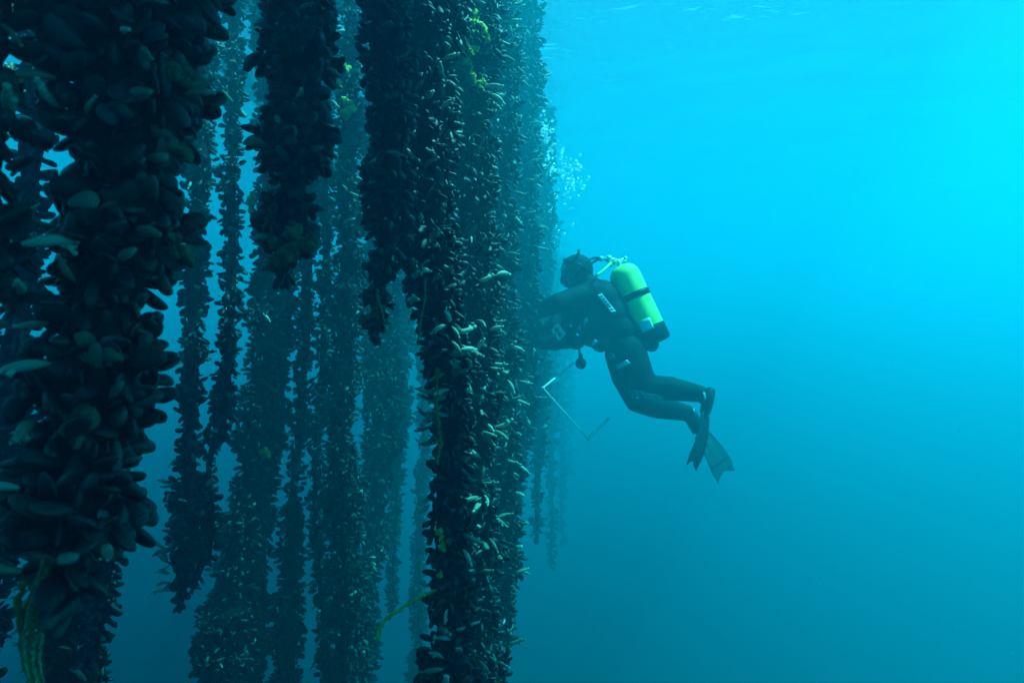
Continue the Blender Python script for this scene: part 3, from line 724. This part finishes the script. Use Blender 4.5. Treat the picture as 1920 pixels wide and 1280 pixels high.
# fins
def fin(pts, wid, thick, wdir, m_pocket, m_blade, band):
    d = (pts[-1] - pts[0]).normalized(); wdir = (wdir - d * wdir.dot(d)).normalized(); n_ = d.cross(wdir)
    mb = MB(); mb.tube([pts[0] - d * .02, pts[0].lerp(pts[1], .3), pts[0].lerp(pts[1], .7), pts[1]], [.032, .040, .040, .034], 12, flat=.85)
    fp = stuck(mb.build('foot_pocket', m_pocket), body)
    L_ = 16; V = []
    for i in range(L_):
        t_ = i / (L_ - 1); p = pts[1].lerp(pts[2], t_) + n_ * (.03 * math.sin(t_ * 2.6)) ; w = wid[0] + (wid[1] - wid[0]) * t_ ** .8
        if t_ > .93: w *= .86
        notch = 0
        for j in range(7):
            s_ = j / 6 - .5; V.append(p + wdir * (w * s_) + n_ * (.006 * math.cos(s_ * 12)) + d * (.05 * (abs(s_) * 2 - .5) if i == L_ - 1 else 0))
    Q = np.array([[i * 7 + j, i * 7 + j + 1, (i + 1) * 7 + j + 1, (i + 1) * 7 + j] for i in range(L_ - 1) for j in range(6)])
    b = MB().add(V, Q).build('fin_blade', m_blade); b.modifiers.new('t', 'SOLIDIFY').thickness = .006; b.parent = fp; b.matrix_parent_inverse = Matrix.Translation(-body.location)
    for s_ in (0, 6):
        e = MB().tube([V[i * 7 + s_] for i in range(L_)], [thick * (1 - .5 * i / L_) for i in range(L_)], 6).build('side_rail', m_blade); e.parent = fp
    if band:
        e = MB().tube([V[11 * 7 + j] + n_ * .002 for j in range(7)], .006, 5).build('blade_rib', m_pocket); e.parent = fp
    return fp
f1 = fin([P(1332, 734, -.13), P(1321, 775, -.13), P(1293, 868, -.2)], (.085, .17), .012, Vector((.75, .8, .15)), M['fin'], M['fin'], False)
f2 = fin([P(1298, 774, .13), P(1313, 812, .12), P(1355, 888, .2)], (.11, .21), .009, Vector((1, .5, .4)), M['fin'], M['clear'], True)
f2['label'] = 'fin with a see-through blade'

# ------------------------------------------------------------------ tank and regulator on the diver's back
Tb, Tt = P(1229, 640, -.07), P(1163, 499, -.07); ax = (Tt - Tb).normalized(); TL = (Tt - Tb).length; R0 = .108
tank = empty('scuba_tank', Tb, 'yellow scuba tank with a black band and black boot on the diver\'s back', 'tank')
qz = ax.to_track_quat('Z', 'Y')
def lathe(prof, n_=32):
    mb = MB(); V = []; a = np.linspace(0, 2 * math.pi, n_, endpoint=False)
    for z, r in prof: V += [qz @ Vector((r * math.cos(x), r * math.sin(x), z)) for x in a]
    k_ = len(prof); Q = [[i * n_ + j, i * n_ + (j + 1) % n_, (i + 1) * n_ + (j + 1) % n_, (i + 1) * n_ + j] for i in range(k_ - 1) for j in range(n_)]
    V.append(qz @ Vector((0, 0, prof[0][0]))); V.append(qz @ Vector((0, 0, prof[-1][0]))); m_ = len(V)
    T = [[m_ - 2, (j + 1) % n_, j] for j in range(n_)] + [[m_ - 1, (k_ - 1) * n_ + j, (k_ - 1) * n_ + (j + 1) % n_] for j in range(n_)]
    return mb.add(V, np.array(Q), np.array(T))
def on_tank(name, mb, m):
    o = mb.build(name, m); o.parent = tank; return o
dome = [(TL - .085 + .085 * math.sin(a), .03 + (R0 - .03) * math.cos(a)) for a in np.linspace(0, math.pi / 2, 9)]
on_tank('cylinder', lathe([(.06, R0 * .97), (.07, R0)] + [(z, R0) for z in (.2, .35)] + dome), M['yellow'])
on_tank('boot', lathe([(-.015, .07), (-.01, .10), (.01, R0 + .004), (.105, R0 + .004), (.11, R0 + .001)]), M['rubber'])
on_tank('cam_band', lathe([(.325, R0 + .001), (.327, R0 + .006), (.368, R0 + .006), (.370, R0 + .001)]), M['rubber'])
# buckle of the band and the white sticker, both on the side towards the camera
side = (Vector((0, -1, 0)) - ax * Vector((0, -1, 0)).dot(ax)).normalized(); sx = ax.cross(side)
def wrap(name, z0, z1, a0, a1, off, m):
    V = []; n1, n2 = 9, 5
    for i in range(n1):
        a = a0 + (a1 - a0) * i / (n1 - 1)
        for j in range(n2): V.append(ax * (z0 + (z1 - z0) * j / (n2 - 1)) + (side * math.cos(a) + sx * math.sin(a)) * (R0 + off))
    Q = np.array([[i * n2 + j, i * n2 + j + 1, (i + 1) * n2 + j + 1, (i + 1) * n2 + j] for i in range(n1 - 1) for j in range(n2 - 1)])
    o = MB().add(V, Q).build(name, m); o.parent = tank; o.modifiers.new('t', 'SOLIDIFY').thickness = .002; return o
sgn = 1 if (sx.x < 0) else -1
wrap('sticker', .085, .165, sgn * -.05, sgn * .75, .0075, M['white'])
on_tank('harness_pack', MB().ball(P(1238, 626, -.02) - Tb, .055, 8, 1, 1, .8).ball(P(1222, 646, -.05) - Tb, .05, 8).ball(P(1205, 640, -.02) - Tb, .05, 8), M['vest'])
on_tank('valve', MB().tube([Tt - Tb - ax * .01, Tt - Tb + ax * .05], .018, 10).tube([Tt - Tb + ax * .035 - sx * .045, Tt - Tb + ax * .035 + sx * .045], .013, 10), M['chrome'])
for s_ in (-1, 1): on_tank('knob', MB().ball(Tt - Tb + ax * .035 + sx * s_ * .055, .018, 8), M['chrome'])
reg = empty('regulator', Tt + ax * .05, 'scuba regulator with black and yellow hoses between the tank valve and the diver\'s mouth', 'regulator')
def on_reg(name, mb, m): return stuck(mb.build(name, m), reg)
fs = P(1141, 485, -.10)
on_reg('first_stage', MB().ball(fs, .026, 8).tube([fs, Tt + ax * .04], .016, 8).tube([P(1126, 485, -.1), P(1147, 483, -.1)], .014, 8).ball(P(1127, 485, -.12), .019, 7), M['chrome'])
def curve(pts, k_=10):
    out = []
    for i in range(len(pts) - 1):
        p0, p1, p2, p3 = pts[max(i - 1, 0)], pts[i], pts[i + 1], pts[min(i + 2, len(pts) - 1)]
        for t_ in np.linspace(0, 1, k_, endpoint=False):
            out.append(.5 * ((2 * p1) + (p2 - p0) * t_ + (2 * p0 - 5 * p1 + 4 * p2 - p3) * t_ ** 2 + (3 * p1 - p0 - 3 * p2 + p3) * t_ ** 3))
    return out + [pts[-1]]
on_reg('hose', MB().tube(curve([P(1132, 485, -.1), P(1116, 483, -.13), P(1101, 490, -.17), P(1084, 508, -.19), P(1070, 524, -.15), P(1060, 525, -.05)]), .009, 8), M['rubber'])
on_reg('hose', MB().tube(curve([P(1132, 486, 0), P(1118, 488, .1), P(1106, 500, .16), P(1098, 530, .2), P(1074, 580, .18), P(1066, 620, .1)]), .009, 8), M['rubber'])
h = on_reg('hose', MB().tube(curve([P(1146, 492, -.12), P(1140, 499, -.15), P(1130, 508, -.18), P(1120, 515, -.2)]), .0085, 8), M['yellow']); h['label'] = 'short yellow hose'
on_reg('hose', MB().tube(curve([P(1120, 515, -.2), P(1110, 530, -.24), P(1098, 565, -.26), P(1092, 610, -.22), P(1086, 640, -.2), P(1088, 672, -.2)]), .0085, 8), M['rubber'])
ss = MB().ball(P(1057, 525, -.01), .038, 8, .7, 1, 1).tube([P(1062, 528, -.06), P(1062, 528, .05)], .022, 8); on_reg('second_stage', ss, M['rubber'])
gp = P(1089, 681, -.2)
gc = on_reg('gauge', MB().ball(gp, .037, 10, 1, .45, 1.1).tube([P(1088, 662, -.2), P(1089, 674, -.2)], [.012, .018], 8), M['rubber'])

# collecting bag with its marked plate, held low in front of the diver
bag = empty('collecting_bag', P(1040, 640, -.02), 'dark mesh bag with a white marked plate held below the diver\'s arms', 'bag')
mb = MB()
for x, y, dy, r in ((1002, 628, .02, .07), (1018, 640, .0, .075), (1040, 642, -.02, .075), (1060, 640, -.03, .07), (1080, 642, -.02, .065), (1050, 622, 0, .07), (1066, 624, .02, .06), (1030, 620, .02, .06)):
    mb.ball(P(x, y, dy), r, 8, 1, .8, .8)
bb = remeshed('bag_body', mb, M['vest'], .011, 4, .5, bag)
on_bag = lambda n_, mb_, m: stuck(mb_.build(n_, m), bag)
for x0, y0, x1, y1 in ((1064, 570, 1062, 618), (1058, 572, 1052, 612), (1036, 588, 1028, 615)): on_bag('bag_strap', MB().tube([P(x0, y0, -.05), P(x1, y1, -.05)], .008, 6), M['rubber'])
# plate: a white lozenge with two dark round cut-outs
cs = [P(1047, 605, -.12), P(1061, 626, -.13), P(1048, 639, -.13), P(1033, 620, -.12)]
n1 = 22; V = [(cs[0].lerp(cs[1], i / n1)).lerp(cs[3].lerp(cs[2], i / n1), j / n1) for i in range(n1 + 1) for j in range(n1 + 1)]
def cut(a, b): return math.hypot(a - .28, (b - .55)) < .19 or (.1 < a < .3 and b > .5 and b < .75) or math.hypot(a - .70, b - .55) < .20 or (.42 < a < .5 and b > .75)
Q = [[i * (n1 + 1) + j, (i + 1) * (n1 + 1) + j, (i + 1) * (n1 + 1) + j + 1, i * (n1 + 1) + j + 1] for i in range(n1) for j in range(n1) if not cut((i + .5) / n1, (j + .5) / n1)]
pl = on_bag('marked_plate', MB().add(V, np.array(Q)), M['white']); pl.modifiers.new('t', 'SOLIDIFY').thickness = .004
pl['label'] = 'white plate with two dark round marks'
on_bag('plate_backing', MB().add([c_ + Vector((0, .012, 0)) for c_ in cs], np.array([[0, 1, 2, 3]])), M['rubber']).modifiers.new('t', 'SOLIDIFY').thickness = .006

# sampling quadrat
qd = empty('sampling_frame', P(1018, 727, -.3), 'square white pipe frame hanging below the diver, one side open', 'frame')
for a, b, r in (((1018, 727, -.35), (1076, 680, .1), .008), ((1018, 727, -.35), (1102, 822, -.1), .0045), ((1102, 822, -.1), (1141, 785, .1), .013)):
    stuck(MB().tube([P(*a), P(*b)], [r, r * .8], 10).build('frame_bar', M['pvc']), qd)
for c_ in ((1018, 727, -.35), (1102, 822, -.1)): stuck(MB().ball(P(*c_), .011, 6).build('corner_joint', M['pvc']), qd)

# ------------------------------------------------------------------ bubbles and drifting specks
rb = np.random.default_rng(11)
bm_ = [MB().ball((0, 0, 0), 1, 8, 1, 1, f).mesh('air_bubble') for f in (1, .75, .6)]
for b in bm_: b.materials.append(M['bubble'])
clus = [(1021, 240, 7, 26), (1012, 252, 6, 16), (1022, 262, 8, 16), (1033, 284, 8, 16), (1050, 300, 12, 22), (1068, 320, 12, 26), (1078, 342, 10, 22), (1055, 338, 14, 22), (1025, 305, 12, 20), (1012, 300, 6, 10), (1062, 360, 10, 14), (1048, 400, 16, 14), (1036, 440, 14, 10), (1024, 190, 5, 5), (1020, 215, 6, 5), (1058, 375, 16, 10)]
for px, py, r in ((1020, 238, .026), (1014, 246, .020), (1024, 250, .022), (1010, 256, .014), (1034, 282, .016), (1072, 330, .017), (1020, 190, .013)):
    o = bpy.data.objects.new('air_bubble', bm_[2]); COL.objects.link(o); o.location = at(px, py, 4.95); o.scale = (r, r, r); o.rotation_euler = (.3, .2 * r * 100, 0)
    tag(o, 'broad flattened silvery bubble near the top of the plume above the diver', 'bubble', 'large air bubbles topping the plume')
for cx_, cy_, sg, nn in clus:
    for _ in range(nn):
        p = at(cx_ + rb.normal(0, sg), cy_ + rb.normal(0, sg), 5.0 + rb.normal(0, .12)); r = float(np.clip(rb.lognormal(-4.8, .5), .0035, .024))
        o = bpy.data.objects.new('air_bubble', bm_[int(rb.integers(0, 3))]); COL.objects.link(o); o.location = p; o.scale = (r, r, r)
        o.rotation_euler = (rb.uniform(-.4, .4), rb.uniform(-.4, .4), 0)
        tag(o, 'small silvery air bubble rising in the plume above the diver', 'bubble', 'air bubbles rising above the diver')
mb = MB()
for _ in range(480):
    Y = rb.uniform(.9, 5); p = at(rb.uniform(-50, 1970), rb.uniform(-50, 1330), Y); mb.ball(p, rb.uniform(.0004, .0009) * (1 + Y * .08), 3)
tag(mb.build('drifting_specks', M['white']), kind='stuff')
